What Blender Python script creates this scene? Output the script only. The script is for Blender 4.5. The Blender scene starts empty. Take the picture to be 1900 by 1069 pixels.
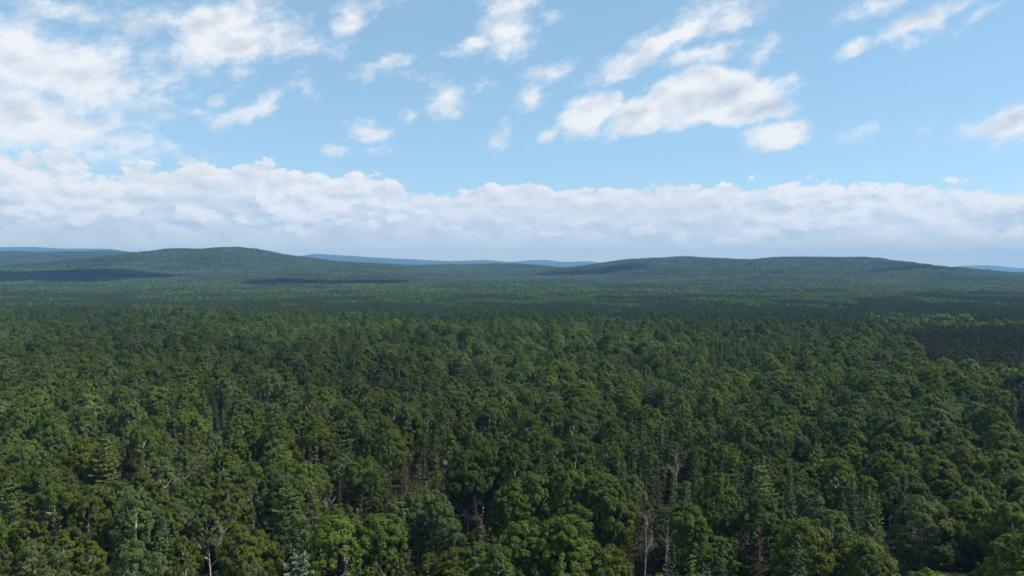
import bpy, math, random
import numpy as np

# ------------------------------------------------------------------ camera, light, exposure
scene = bpy.context.scene
COL = scene.collection
F = 1332.0                      # focal length in pixels of the 1900 x 1069 photograph
CAM_Z = 57.0                    # drone height above the forest floor
HORIZON = 493.0
PITCH = math.atan((534.5 - HORIZON) / F)

cam_data = bpy.data.cameras.new('camera')
cam_data.sensor_width = 36.0
cam_data.lens = F / 1900.0 * 36.0
cam_data.clip_start = 0.5
cam_data.clip_end = 120000.0
cam = bpy.data.objects.new('camera', cam_data)
cam.location = (0, 0, CAM_Z)
cam.rotation_euler = (math.pi / 2 - PITCH, 0, 0)
COL.objects.link(cam)
scene.camera = cam

SUN_AZ = math.radians(94)       # clockwise from the view direction (+Y): to the right, a touch behind
SUN_EL = math.radians(50)
sun_dir = np.array([math.sin(SUN_AZ) * math.cos(SUN_EL), math.cos(SUN_AZ) * math.cos(SUN_EL), math.sin(SUN_EL)])
sun_data = bpy.data.lights.new('sun', 'SUN')
sun_data.energy = 5.0
sun_data.angle = math.radians(0.53)
sun_data.color = (1.0, 0.93, 0.80)
sun = bpy.data.objects.new('sun', sun_data)
sun.rotation_euler = (math.pi / 2 - SUN_EL, 0, math.pi - SUN_AZ)
sun.location = (0, 0, 400)
COL.objects.link(sun)

scene.view_settings.view_transform = 'Standard'
scene.view_settings.look = 'None'
EXPOSURE = 0.5
scene.view_settings.exposure = EXPOSURE
scene.view_settings.gamma = 1.0
scene.cycles.max_bounces = 5
scene.cycles.diffuse_bounces = 2
scene.cycles.glossy_bounces = 1
scene.cycles.transmission_bounces = 2
scene.cycles.volume_bounces = 0
scene.cycles.use_denoising = True
scene.cycles.use_adaptive_sampling = True
scene.cycles.adaptive_threshold = 0.02
scene.cycles.adaptive_min_samples = 24


def pix(px, py):
    """world direction (x/y, z/y) of a pixel of the photograph"""
    a = (px - 950.0) / F
    b = (534.5 - py) / F
    s, c = -math.sin(PITCH), math.cos(PITCH)
    fy = c - b * s
    return a / fy, (b * c + s) / fy


def sky_angles(px, py):
    tx, tz = pix(px, py)
    return math.atan2(tx, 1.0), math.atan2(tz, math.hypot(tx, 1.0))


# ------------------------------------------------------------------ node helpers
class NT:
    def __init__(self, tree):
        self.t = tree

    def add(self, kind, **kw):
        n = self.t.nodes.new(kind)
        for k, v in kw.items():
            setattr(n, k, v)
        return n

    def link(self, a, b):
        self.t.links.new(a, b)

    def put(self, sock, v):
        if isinstance(v, (int, float)):
            sock.default_value = v
        elif isinstance(v, (tuple, list)):
            sock.default_value = v
        else:
            self.link(v, sock)

    def math(self, op, a, b=0.0, c=None, clamp=False):
        n = self.add('ShaderNodeMath', operation=op, use_clamp=clamp)
        self.put(n.inputs[0], a)
        self.put(n.inputs[1], b)
        if c is not None:
            self.put(n.inputs[2], c)
        return n.outputs[0]

    def mix(self, f, a, b):
        n = self.add('ShaderNodeMix', data_type='RGBA')
        self.put(n.inputs[0], f)
        self.put(n.inputs[6], a)
        self.put(n.inputs[7], b)
        return n.outputs[2]

    def mapr(self, v, a, b, c=0.0, d=1.0, smooth=True):
        n = self.add('ShaderNodeMapRange', interpolation_type='SMOOTHSTEP' if smooth else 'LINEAR')
        self.put(n.inputs[0], v)
        for i, q in enumerate((a, b, c, d)):
            self.put(n.inputs[1 + i], q)
        return n.outputs[0]

    def noise(self, vec, scale, detail=5.0, rough=0.55, lac=2.0, dist=0.0, color=False, dims='2D'):
        n = self.add('ShaderNodeTexNoise', noise_dimensions=dims)
        self.link(vec, n.inputs['Vector'])
        n.inputs['Scale'].default_value = scale
        n.inputs['Detail'].default_value = detail
        n.inputs['Roughness'].default_value = rough
        n.inputs['Lacunarity'].default_value = lac
        n.inputs['Distortion'].default_value = dist
        return n.outputs['Color' if color else 'Fac']

    def vec(self, op, a, b=None):
        n = self.add('ShaderNodeVectorMath', operation=op)
        self.put(n.inputs[0], a)
        if b is not None:
            self.put(n.inputs[1], b)
        return n.outputs['Value' if op in ('LENGTH', 'DOT_PRODUCT') else 'Vector']

    def xyz(self, x, y, z):
        n = self.add('ShaderNodeCombineXYZ')
        self.put(n.inputs[0], x)
        self.put(n.inputs[1], y)
        self.put(n.inputs[2], z)
        return n.outputs[0]


# ------------------------------------------------------------------ sky with fair-weather clouds
world = bpy.data.worlds.new('World')
scene.world = world
world.use_nodes = True
world.node_tree.nodes.clear()
W = NT(world.node_tree)
out = W.add('ShaderNodeOutputWorld')
bg = W.add('ShaderNodeBackground')
SKY_STRENGTH = 0.101
bg.inputs['Strength'].default_value = SKY_STRENGTH
W.link(bg.outputs[0], out.inputs['Surface'])
sky = W.add('ShaderNodeTexSky', sky_type='NISHITA')
sky.sun_disc = False
sky.sun_elevation = SUN_EL
sky.sun_rotation = SUN_AZ
sky.altitude = 300.0
sky.air_density = 1.0
sky.dust_density = 0.1
sky.ozone_density = 4.0

co = W.add('ShaderNodeTexCoord').outputs['Generated']
sep = W.add('ShaderNodeSeparateXYZ')
W.link(co, sep.inputs[0])
AZ = W.math('ARCTAN2', sep.outputs[0], sep.outputs[1])
EL = W.math('ARCSINE', sep.outputs[2])
# sky coordinates: azimuth, elevation; the wind draws the heaps out, rising to the right
P = W.xyz(AZ, EL, 1.0)
qm = W.add('ShaderNodeMapping', vector_type='TEXTURE')
qm.inputs['Rotation'].default_value = (0, 0, math.radians(17))
qm.inputs['Scale'].default_value = (1.25, 0.72, 1.0)
W.link(W.xyz(AZ, EL, 0.37), qm.inputs['Vector'])
Q = qm.outputs[0]
# wandering of the outlines
wv = W.vec('SUBTRACT', W.noise(Q, 12.0, 4.0, 0.6, color=True), (0.5, 0.5, 0.5))
PW = W.vec('ADD', P, W.vec('MULTIPLY', wv, (0.034, 0.024, 0.0)))

# each heap: centre px, centre py, half width, half height (px), tilt degrees (rising to the right > 0), weight
HEAPS = [
    (70, 125, 240, 70, -8, 1.55), (40, 215, 180, 70, 0, 1.55), (215, 262, 150, 26, -8, 0.8), (140, 275, 170, 30, -6, 0.85), (60, 70, 120, 22, -10, 0.7),
    (230, 130, 110, 60, -10, 0.7),
    (420, 62, 115, 60, 12, 1.7), (510, 62, 110, 50, -10, 0.85), (455, 105, 60, 28, 10, 0.7), (350, 95, 60, 50, 20, 0.8),
    (130, 18, 260, 24, -4, 0.55), (330, 42, 120, 30, 0, 0.5),
    (645, 30, 32, 62, -32, 0.85), (690, 5, 70, 20, 14, 0.7),
    (940, 55, 62, 60, 28, 1.15), (875, 85, 55, 16, 20, 0.8), (1030, 32, 26, 22, 20, 0.7), (960, 12, 50, 26, 0, 0.8),
    (1005, 138, 62, 24, 22, 0.9), (985, 172, 42, 26, 30, 0.8),
    (1235, 78, 180, 30, 26, 1.25), (1345, 30, 95, 42, 22, 1.1), (1300, 102, 95, 20, 4, 0.95), (1150, 118, 70, 24, 14, 0.9),
    (1335, 180, 140, 55, -2, 3.4), (1410, 182, 74, 36, -14, 2.2), (1205, 210, 105, 36, 14, 2.5), (1090, 215, 74, 42, 22, 2.2), (1020, 248, 50, 18, 28, 0.9), (1300, 215, 130, 28, 4, 1.2),
    (1440, 248, 70, 30, 8, 2.2), (1475, 232, 36, 20, 20, 1.0),
    (680, 243, 58, 24, 0, 1.15), (628, 279, 50, 17, 6, 0.85), (690, 280, 30, 10, 0, 0.5),
    (365, 208, 52, 18, -6, 0.75), (462, 206, 72, 20, 22, 0.95), (400, 192, 40, 16, 30, 0.6),
    (830, 187, 42, 34, 22, 0.85), (760, 215, 20, 22, 30, 0.5), (570, 166, 24, 22, 40, 0.5),
    (932, 247, 20, 32, -25, 0.9), (722, 120, 62, 13, 16, 0.6), (755, 141, 50, 10, 0, 0.55), (660, 140, 40, 9, 5, 0.4),
    (1885, 228, 64, 38, 12, 1.4), (1830, 245, 40, 12, 14, 0.6),
    (1632, 12, 56, 20, 8, 0.9), (1705, 38, 92, 22, 22, 0.95), (1592, 88, 42, 16, 32, 0.8), (1682, 70, 24, 20, 40, 0.7), (1825, 20, 38, 9, 22, 0.5), (1780, 10, 50, 10, 24, 0.5),
    (1712, 240, 18, 26, -30, 0.55), (1432, 88, 30, 18, 40, 0.45), (1560, 255, 50, 10, 10, 0.4), (895, 160, 26, 12, 20, 0.4),
]


def heap_field(tab, pvec, grow=1.0):
    acc = None
    for i_, (px, py, rx, ry, tilt, wgt) in enumerate(tab):
        if i_ and i_ % 12 == 0:      # chain the batches so that the shader stack stays small
            pvec = W.vec('ADD', pvec, W.xyz(W.math('MULTIPLY', acc, 1e-7), 0.0, 0.0))
        a, e = sky_angles(px, py)
        c_, s_ = math.cos(math.radians(tilt)), math.sin(math.radians(tilt))
        rx_, ry_ = rx / F * grow, ry / F * grow
        u_ = W.vec('DOT_PRODUCT', pvec, (c_ / rx_, s_ / rx_, -(a * c_ + e * s_) / rx_))
        v_ = W.vec('DOT_PRODUCT', pvec, (-s_ / ry_, c_ / ry_, -(-a * s_ + e * c_) / ry_))
        L = W.math('SQRT', W.math('MULTIPLY_ADD', u_, u_, W.math('MULTIPLY', v_, v_)))
        v = W.math('MULTIPLY_ADD', L, -wgt, wgt)
        acc = v if acc is None else W.math('SMOOTH_MAX', acc, v, 0.12)
    return acc


MH = heap_field(HEAPS, PW)
# the same kind of scattered heaps go on round the rest of the sky
gen = W.mapr(W.noise(Q, 3.2, 3.0, 0.5), 0.52, 0.75, -0.6, 1.1, smooth=False)
outv = W.math('ABSOLUTE', AZ)
outside = W.math('MAXIMUM', W.mapr(outv, 0.68, 0.85), W.mapr(EL, 0.38, 0.5))
MG = W.math('MULTIPLY_ADD', outside, 2.0, -2.0)
MH = W.math('MAXIMUM', MH, W.math('ADD', gen, MG))

n1 = W.noise(Q, 27.0, 9.0, 0.64, 2.1)
n1s = W.noise(Q, 20.0, 2.5, 0.5, 2.1)
n2 = W.noise(W.vec('ADD', Q, (0.012, 0.022, 0.0)), 20.0, 2.5, 0.5, 2.1)
dens = W.math('ADD', MH, W.math('MULTIPLY_ADD', n1, 2.3, -1.22))
ALPHA_H = W.mapr(dens, -0.22, 1.05)
# sunlit upper right sides, greyer undersides
rel = W.math('SUBTRACT', n1s, n2)
thick = W.mapr(dens, 0.6, 2.0, 0.0, 1.0)
shadeH = W.math('ADD', W.math('MULTIPLY_ADD', rel, 1.9, 0.90), W.math('MULTIPLY', thick, -0.22), clamp=True)

# long bank of cumulus low over the hills
TOP = [(-400, 270), (-100, 285), (0, 272), (60, 278), (120, 300), (200, 318), (250, 306), (350, 297), (480, 298), (560, 310), (600, 321), (650, 317), (700, 315), (722, 324), (745, 345), (790, 358), (850, 352),
       (900, 340), (960, 336), (1050, 345), (1150, 342), (1250, 338), (1400, 338), (1470, 331), (1500, 336), (1540, 350), (1565, 337), (1620, 350), (1700, 357), (1800, 351), (1850, 357), (1920, 372), (2100, 350), (2400, 340)]
fc = W.add('ShaderNodeFloatCurve')
cur = fc.mapping.curves[0]
pts = []
for (px, py) in TOP:
    a, e = sky_angles(px, py)
    pts.append(((a + 1.0) / 2.0, e / 0.3))
pts = [(0.0, pts[0][1])] + pts + [(1.0, pts[-1][1])]
cur.points[0].location = pts[0]
cur.points[1].location = pts[-1]
for p in pts[1:-1]:
    cur.points.new(*p)
for p in cur.points:
    p.handle_type = 'VECTOR'
fc.mapping.update()
W.put(fc.inputs['Value'], W.mapr(AZ, -1.0, 1.0, 0.0, 1.0, smooth=False))
ETOP = W.math('MULTIPLY', fc.outputs[0], 0.3)
QB = W.xyz(AZ, W.math('MULTIPLY', EL, 1.9), 4.1)
b1 = W.noise(QB, 26.0, 9.0, 0.55, 2.1)
vor = W.add('ShaderNodeTexVoronoi', feature='F1', voronoi_dimensions='2D')
vor.inputs['Scale'].default_value = 40.0
vor.inputs['Detail'].default_value = 2.5
bw = W.vec('SUBTRACT', W.noise(QB, 34.0, 3.0, 0.6, color=True), (0.5, 0.5, 0.5))
W.link(W.vec('ADD', QB, W.vec('MULTIPLY', bw, (0.03, 0.03, 0.0))), vor.inputs['Vector'])
puff = W.math('SUBTRACT', 0.5, vor.outputs['Distance'])
edge = W.math('ADD', W.math('MULTIPLY_ADD', b1, 0.045, -0.0235), W.math('MULTIPLY', puff, 0.010))
b2 = W.noise(W.vec('ADD', QB, (0.008, 0.016, 0.0)), 26.0, 5.0, 0.52, 2.1)
relB = W.math('SUBTRACT', b1, b2)
lump = W.math('MULTIPLY_ADD', relB, 1.15, W.math('MULTIPLY_ADD', puff, 0.34, -0.02))
lowfade = W.mapr(EL, 0.0, 0.075, 0.0, 1.0)           # haze swallows the relief near the horizon
lump = W.math('MULTIPLY', lump, W.math('MULTIPLY_ADD', lowfade, 0.8, 0.2))


def bank(top, lit, fall, base):
    """one row of cumulus: cover and brightness; bright crest, greyer below"""
    h_ = W.math('ADD', W.math('SUBTRACT', top, EL), edge)
    al = W.mapr(h_, -0.001, 0.0055)
    cr = W.mapr(h_, 0.0, fall, 1.0, 0.0)
    sh = W.math('ADD', lump, W.math('MULTIPLY_ADD', cr, lit, base), clamp=True)
    return al, sh


A1, S1 = bank(ETOP, 0.46, 0.095, 0.32)
# nearer, lower rows, broken into heaps
az1 = W.xyz(AZ, 9.3, 0.0)
t2 = W.math('MULTIPLY_ADD', W.noise(az1, 7.0, 3.0, 0.6), 0.13, -0.004)
A2, S2 = bank(t2, 0.50, 0.034, 0.18)
az2 = W.xyz(AZ, 23.7, 0.0)
t3 = W.math('MULTIPLY_ADD', W.noise(az2, 11.0, 3.0, 0.6), 0.07, 0.0)
A3, S3 = bank(t3, 0.36, 0.022, 0.28)
# sunlit puffs standing in front
PUFFS = [(100, 345, 110, 45, 0, 1.0), (130, 385, 70, 26, 0, 0.7), (240, 382, 50, 14, 0, 0.7), (370, 402, 46, 14, 0, 0.9), (445, 406, 20, 9, 0, 0.7), (590, 378, 95, 42, 14, 1.0), (540, 402, 50, 18, 10, 0.7), (690, 385, 22, 26, 0, 0.8), (752, 393, 48, 18, 0, 0.9),
         (850, 424, 40, 9, 0, 0.6), (1060, 418, 34, 15, 0, 0.9), (1012, 428, 22, 8, 0, 0.6), (1185, 428, 40, 10, 0, 0.6), (1275, 434, 30, 9, 0, 0.6), (1560, 362, 90, 30, -4, 0.9), (1690, 372, 120, 26, 0, 0.8), (1830, 370, 90, 24, -4, 1.0),
         (1450, 410, 110, 22, 16, 0.75), (1600, 408, 120, 22, 4, 0.6), (1780, 420, 140, 24, 0, 0.6), (350, 298, 34, 9, 0, 1.0)]
MP = heap_field(PUFFS, PW, 1.15)
pf = W.mapr(W.math('ADD', MP, W.math('MULTIPLY_ADD', b1, 2.2, -1.2)), 0.0, 0.30)

k = 1.0 / (SKY_STRENGTH * 2 ** EXPOSURE)
SH_H = (0.55 * k, 0.63 * k, 0.73 * k, 1)
LT_H = (0.95 * k, 0.96 * k, 0.97 * k, 1)
SH_B = (0.56 * k, 0.675 * k, 0.77 * k, 1)
LT_B = (0.99 * k, 0.97 * k, 0.97 * k, 1)
# a thin high veil over the clear blue
col = W.mix(0.34, sky.outputs[0], (0.50 * k, 0.86 * k, 1.02 * k, 1))
col = W.mix(W.math('MULTIPLY', A1, 0.95), col, W.mix(S1, SH_B, LT_B))
col = W.mix(W.math('MULTIPLY', A2, 0.75), col, W.mix(S2, SH_B, LT_B))
col = W.mix(W.math('MULTIPLY', A3, 0.6), col, W.mix(S3, SH_B, LT_B))
col = W.mix(W.math('MULTIPLY', pf, 0.9), col, W.mix(W.math('MULTIPLY_ADD', relB, 2.0, 0.82, clamp=True), SH_B, LT_H))
# towards the horizon the far clouds run together, pale and slightly warm
col = W.mix(W.mapr(EL, 0.055, -0.005, 0.0, 0.95), col, (1.10 * k, 1.00 * k, 0.60 * k, 1))
col = W.mix(W.math('MULTIPLY', ALPHA_H, 0.95), col, W.mix(shadeH, SH_H, LT_H))
W.link(col, bg.inputs['Color'])
world.cycles.sampling_method = 'MANUAL'
world.cycles.sample_map_resolution = 512

# ------------------------------------------------------------------ numpy noise and terrain
rng = np.random.default_rng(11)
_LAT = rng.random((256, 256))


def vnoise(x, y):
    xi, yi = np.floor(x).astype(int), np.floor(y).astype(int)
    fx, fy = x - xi, y - yi
    fx, fy = fx * fx * (3 - 2 * fx), fy * fy * (3 - 2 * fy)
    a, b = _LAT[xi & 255, yi & 255], _LAT[(xi + 1) & 255, yi & 255]
    c, d = _LAT[xi & 255, (yi + 1) & 255], _LAT[(xi + 1) & 255, (yi + 1) & 255]
    return (a * (1 - fx) + b * fx) * (1 - fy) + (c * (1 - fx) + d * fx) * fy


def fbm(x, y, scale, octv=4):
    s, amp, tot = 0.0, 1.0, 0.0
    x, y = np.asarray(x, float) / scale, np.asarray(y, float) / scale
    for o in range(octv):
        s = s + amp * vnoise(x + 17.3 * o, y + 9.1 * o)
        tot += amp
        amp *= 0.5
        x, y = x * 2.03, y * 2.03
    return s / tot


def sstep(a, b, v):
    t = np.clip((v - a) / (b - a), 0, 1)
    return t * t * (3 - 2 * t)


# crest lines of the wooded hills: distance, foot distance, (px, py) of the crest in the photograph
RIDGES = [
    (5200, 2600, [(-500, 480), (-200, 471), (0, 467), (100, 468), (200, 467), (260, 471), (310, 475), (380, 483), (500, 497), (650, 510)]),
    (3600, 1900, [(-100, 512), (60, 506), (160, 492), (220, 481), (260, 473), (300, 467), (340, 462), (400, 460), (440, 461), (480, 466), (540, 475), (600, 482), (680, 490), (760, 499), (900, 512)]),
    (5000, 2400, [(300, 500), (500, 491), (620, 486), (680, 488), (760, 492), (850, 491), (950, 490), (1000, 493), (1040, 497), (1100, 503), (1300, 506), (1800, 512)]),
    (3900, 1900, [(820, 516), (950, 508), (1040, 498), (1080, 494), (1130, 488), (1180, 482), (1240, 478), (1300, 478), (1340, 481), (1395, 487), (1425, 481), (1460, 476), (1510, 477), (1560, 485), (1615, 494), (1660, 492),
                  (1710, 497), (1760, 505), (1810, 513), (1870, 521), (1920, 527), (2050, 532), (2400, 536)]),
]
RID = []
for Y, foot, prof in RIDGES:
    xs_, zs_ = [], []
    for px, py in prof:
        tx, tz = pix(px, py)
        xs_.append(tx * Y)
        zs_.append(CAM_Z + tz * Y - 13.0)
    RID.append((Y, foot, np.array(xs_), np.array(zs_)))


def height(x, y):
    x, y = np.asarray(x, float), np.asarray(y, float)
    z = (fbm(x, y, 90, 3) - 0.5) * 5.0
    z = z - 10.0 * sstep(600, 1000, y + 0.12 * x)
    z = z + (fbm(x, y, 420, 3) - 0.5) * 7.0 * sstep(500, 1200, y) * (1 - sstep(6500, 9000, y))
    best = z - 60.0 * sstep(6200, 9000, y) - 120.0 * sstep(7000, 14000, y)
    for Y, foot, xs_, zs_ in RID:
        crest = np.interp(x, xs_, zs_) + (fbm(x, y * 0.2, 170, 2) - 0.5) * 16.0
        wob = (fbm(x + 900, y, 700, 3) - 0.5) * 420.0
        yy = y + wob * sstep(foot, foot + 700, y) * (1 - sstep(Y - 900, Y - 200, y))
        up = sstep(foot, Y, yy)
        up = 0.35 * np.clip((yy - foot) / (Y - foot), 0, 1) + 0.65 * up
        gl = ((fbm(x - 300, y * 0.4 + 100, 420, 4) - 0.5) * 62.0 + (fbm(x + 40, y, 900, 2) - 0.5) * 24.0) * np.sin(np.pi * np.clip(up, 0, 1)) ** 1.0
        gl = gl * np.clip((crest + 10.0) / 75.0, 0.12, 1.0)
        cand = -14.0 + (crest + 14.0) * up + gl
        cand = cand - (np.maximum(crest, 0) + 60.0) * sstep(Y, Y + 2200, y)
        cand = np.where(yy < foot, -200.0, cand)
        k_ = 8.0
        h_ = np.clip(0.5 + 0.5 * (cand - best) / k_, 0, 1)
        best = best * (1 - h_) + cand * h_ + k_ * h_ * (1 - h_)
    return best


def hit_terrain(px, py, tall=0.0):
    tx, tz = pix(px, py)
    ys_ = np.geomspace(30, 9000, 4000)
    below = (CAM_Z + tz * ys_) < height(tx * ys_, ys_) + tall
    i = int(np.argmax(below)) if below.any() else len(ys_) - 1
    return tx * ys_[i], ys_[i]


# ------------------------------------------------------------------ mesh and object helpers
def mesh_np(name, verts, quads, mats, mat_index=None, attr=None, smooth=False):
    me = bpy.data.meshes.new(name)
    v = np.asarray(verts, np.float32)
    q = np.asarray(quads, np.int32)
    n = q.shape[1]
    me.vertices.add(len(v))
    me.vertices.foreach_set('co', v.ravel())
    me.loops.add(q.size)
    me.loops.foreach_set('vertex_index', q.ravel())
    me.polygons.add(len(q))
    me.polygons.foreach_set('loop_start', np.arange(0, q.size, n, dtype=np.int32))
    me.polygons.foreach_set('loop_total', np.full(len(q), n, np.int32))
    for m in mats:
        me.materials.append(m)
    if mat_index is not None:
        me.polygons.foreach_set('material_index', np.asarray(mat_index, np.int32))
    if smooth:
        me.polygons.foreach_set('use_smooth', np.ones(len(q), bool))
    if attr is not None:
        a = me.attributes.new('leafvar', 'FLOAT', 'FACE')
        a.data.foreach_set('value', np.asarray(attr, np.float32))
    me.update(calc_edges=True)
    me.validate()
    return me


def link(name, me, parent=None, **props):
    o = bpy.data.objects.new(name, me)
    COL.objects.link(o)
    if parent is not None:
        o.parent = parent
    for k_, v_ in props.items():
        o[k_] = v_
    return o


# ------------------------------------------------------------------ materials
def new_mat(name):
    m = bpy.data.materials.new(name)
    m.use_nodes = True
    m.node_tree.nodes.clear()
    n = NT(m.node_tree)
    o = n.add('ShaderNodeOutputMaterial')
    return m, n, o


def leaf_material(name, translucent=0.3, rough=0.65, spec=0.14):
    m, n, o = new_mat(name)
    at = n.add('ShaderNodeAttribute', attribute_type='INSTANCER', attribute_name='tint')
    lv = n.add('ShaderNodeAttribute', attribute_type='GEOMETRY', attribute_name='leafvar')
    hsv = n.add('ShaderNodeHueSaturation')
    n.link(at.outputs['Color'], hsv.inputs['Color'])
    n.link(n.mapr(lv.outputs['Fac'], 0, 1, 0.515, 0.485, smooth=False), hsv.inputs['Hue'])
    n.link(n.mapr(lv.outputs['Fac'], 0, 1, 0.74, 1.26, smooth=False), hsv.inputs['Value'])
    p = n.add('ShaderNodeBsdfPrincipled')
    n.link(hsv.outputs[0], p.inputs['Base Color'])
    p.inputs['Roughness'].default_value = rough
    p.inputs['Specular IOR Level'].default_value = spec
    t = n.add('ShaderNodeBsdfTranslucent')
    n.link(hsv.outputs[0], t.inputs['Color'])
    mx = n.add('ShaderNodeMixShader')
    mx.inputs[0].default_value = translucent
    n.link(p.outputs[0], mx.inputs[1])
    n.link(t.outputs[0], mx.inputs[2])
    n.link(mx.outputs[0], o.inputs['Surface'])
    return m


def bark_material(name, c1, c2, scale=3.0):
    m, n, o = new_mat(name)
    tc = n.add('ShaderNodeTexCoord').outputs['Object']
    f = n.noise(tc, scale, 4.0, 0.6, dims='3D')
    f = n.mapr(f, 0.38, 0.62)
    p = n.add('ShaderNodeBsdfPrincipled')
    n.link(n.mix(f, (*c1, 1), (*c2, 1)), p.inputs['Base Color'])
    p.inputs['Roughness'].default_value = 0.85
    p.inputs['Specular IOR Level'].default_value = 0.15
    n.link(p.outputs[0], o.inputs['Surface'])
    return m


M_LEAF = leaf_material('broad_leaves', 0.46)
M_NEEDLE = leaf_material('needles', 0.12, 0.7, 0.15)
M_DEADTWIG = leaf_material('dead_twigs', 0.05, 0.9, 0.05)
M_BARK = bark_material('grey_brown_bark', (0.07, 0.06, 0.05), (0.14, 0.125, 0.105))
M_ASPENBARK = bark_material('aspen_bark', (0.16, 0.17, 0.13), (0.34, 0.34, 0.28))
M_BIRCHBARK = bark_material('birch_bark', (0.25, 0.23, 0.2), (0.62, 0.6, 0.55))
M_SNAG = bark_material('bleached_wood', (0.17, 0.16, 0.145), (0.36, 0.345, 0.32))
M_SPRUCEBARK = bark_material('spruce_bark', (0.05, 0.042, 0.036), (0.10, 0.088, 0.075))


def ground_material():
    m, n, o = new_mat('forest_floor')
    geo = n.add('ShaderNodeNewGeometry').outputs['Position']
    f1 = n.mapr(n.noise(geo, 0.35, 5.0, 0.65, dims='3D'), 0.35, 0.65)
    f2 = n.mapr(n.noise(geo, 0.02, 3.0, 0.6, dims='3D'), 0.4, 0.6)
    c = n.mix(f1, (0.016, 0.020, 0.010, 1), (0.030, 0.036, 0.015, 1))
    c = n.mix(n.math('MULTIPLY', f2, 0.5), c, (0.030, 0.026, 0.018, 1))
    p = n.add('ShaderNodeBsdfPrincipled')
    n.link(c, p.inputs['Base Color'])
    p.inputs['Roughness'].default_value = 0.9
    p.inputs['Specular IOR Level'].default_value = 0.1
    b = n.add('ShaderNodeBump')
    b.inputs['Strength'].default_value = 0.8
    b.inputs['Distance'].default_value = 0.5
    n.link(n.noise(geo, 0.6, 4.0, 0.7, dims='3D'), b.inputs['Height'])
    n.link(b.outputs[0], p.inputs['Normal'])
    n.link(p.outputs[0], o.inputs['Surface'])
    return m


def hills_material():
    m, n, o = new_mat('distant_woods')
    geo = n.add('ShaderNodeNewGeometry').outputs['Position']
    f1 = n.mapr(n.noise(geo, 0.012, 6.0, 0.7, dims='3D'), 0.35, 0.65)
    c = n.mix(f1, (0.025, 0.045, 0.02, 1), (0.05, 0.075, 0.03, 1))
    p = n.add('ShaderNodeBsdfPrincipled')
    n.link(c, p.inputs['Base Color'])
    p.inputs['Roughness'].default_value = 0.9
    p.inputs['Specular IOR Level'].default_value = 0.1
    n.link(p.outputs[0], o.inputs['Surface'])
    return m


M_GROUND = ground_material()
M_HILLS = hills_material()


def grid_mesh(name, xs_, ys_, zfun, mat):
    X, Yg = np.meshgrid(xs_, ys_)
    Z = zfun(X, Yg)
    nx, ny = len(xs_), len(ys_)
    v = np.stack([X.ravel(), Yg.ravel(), Z.ravel()], 1)
    i = np.arange(nx * ny).reshape(ny, nx)
    q = np.stack([i[:-1, :-1], i[:-1, 1:], i[1:, 1:], i[1:, :-1]], -1).reshape(-1, 4)
    return mesh_np(name, v, q, [mat], smooth=True)


outer = np.geomspace(4700, 16900, 20)
XS = np.concatenate([-outer[::-1], np.linspace(-4500, 4500, 321), outer])
YS = np.concatenate([-np.geomspace(40, 3000, 12)[::-1], np.arange(0, 1500, 20.0), np.arange(1500, 6600, 26.0), np.geomspace(6700, 16900, 24)])
link('ground', grid_mesh('ground', XS, YS, height, M_GROUND), kind='structure')

# blue ranges far behind
FAR = [
    (11000, 1100, [(-300, 470), (0, 459), (60, 458), (120, 461), (200, 461), (240, 467), (330, 476), (450, 480), (540, 478), (570, 474), (590, 471), (620, 473), (660, 475), (720, 480), (800, 485), (850, 484), (900, 482), (940, 486), (1000, 494), (1200, 510), (1500, 520)]),
    (13500, 1300, [(-300, 480), (0, 476), (300, 474), (600, 480), (700, 478), (760, 481), (820, 484), (900, 487), (950, 486), (980, 483), (1010, 482), (1050, 486), (1090, 484), (1115, 488), (1180, 496), (1500, 502), (1700, 500), (1750, 497), (1800, 493), (1830, 492), (1870, 496), (1920, 500), (2200, 500)]),
]


def far_height(x, y):
    z = np.full(np.shape(x), -230.0)
    for Y, wdt, prof in FAR:
        t = [pix(px, py) for px, py in prof]
        crest = np.interp(x, [q[0] * Y for q in t], [CAM_Z + q[1] * Y for q in t])
        crest = crest + (fbm(x, y, 600, 4) - 0.5) * 18.0
        yy = y + (fbm(x, y, 1600, 3) - 0.5) * 1400.0 * np.clip(np.abs(y - Y) / wdt, 0, 1)
        g = np.exp(-((yy - Y) / wdt) ** 2)
        z = np.maximum(z, -230.0 + (crest + 230.0) * g)
    return z


link('distant_hills', grid_mesh('distant_hills', np.linspace(-14000, 14000, 240), np.linspace(7800, 16500, 110), far_height, M_HILLS), kind='structure')


# ------------------------------------------------------------------ tree builders (numpy)
def norm(v):
    return v / np.maximum(np.linalg.norm(v, axis=-1, keepdims=True), 1e-9)


def cards(r, pos, nrm, size, aspect=0.62, along=None):
    """leaf-sized rhombic faces"""
    n = len(pos)
    rv = r.normal(size=(n, 3)) if along is None else along + r.normal(size=(n, 3)) * 0.15
    t = norm(rv - nrm * (rv * nrm).sum(1, keepdims=True))
    b = np.cross(nrm, t)
    s = np.asarray(size).reshape(-1, 1)
    v = np.stack([pos + t * s, pos + b * s * aspect, pos - t * s, pos - b * s * aspect], 1)
    return v.reshape(-1, 3)


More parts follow.
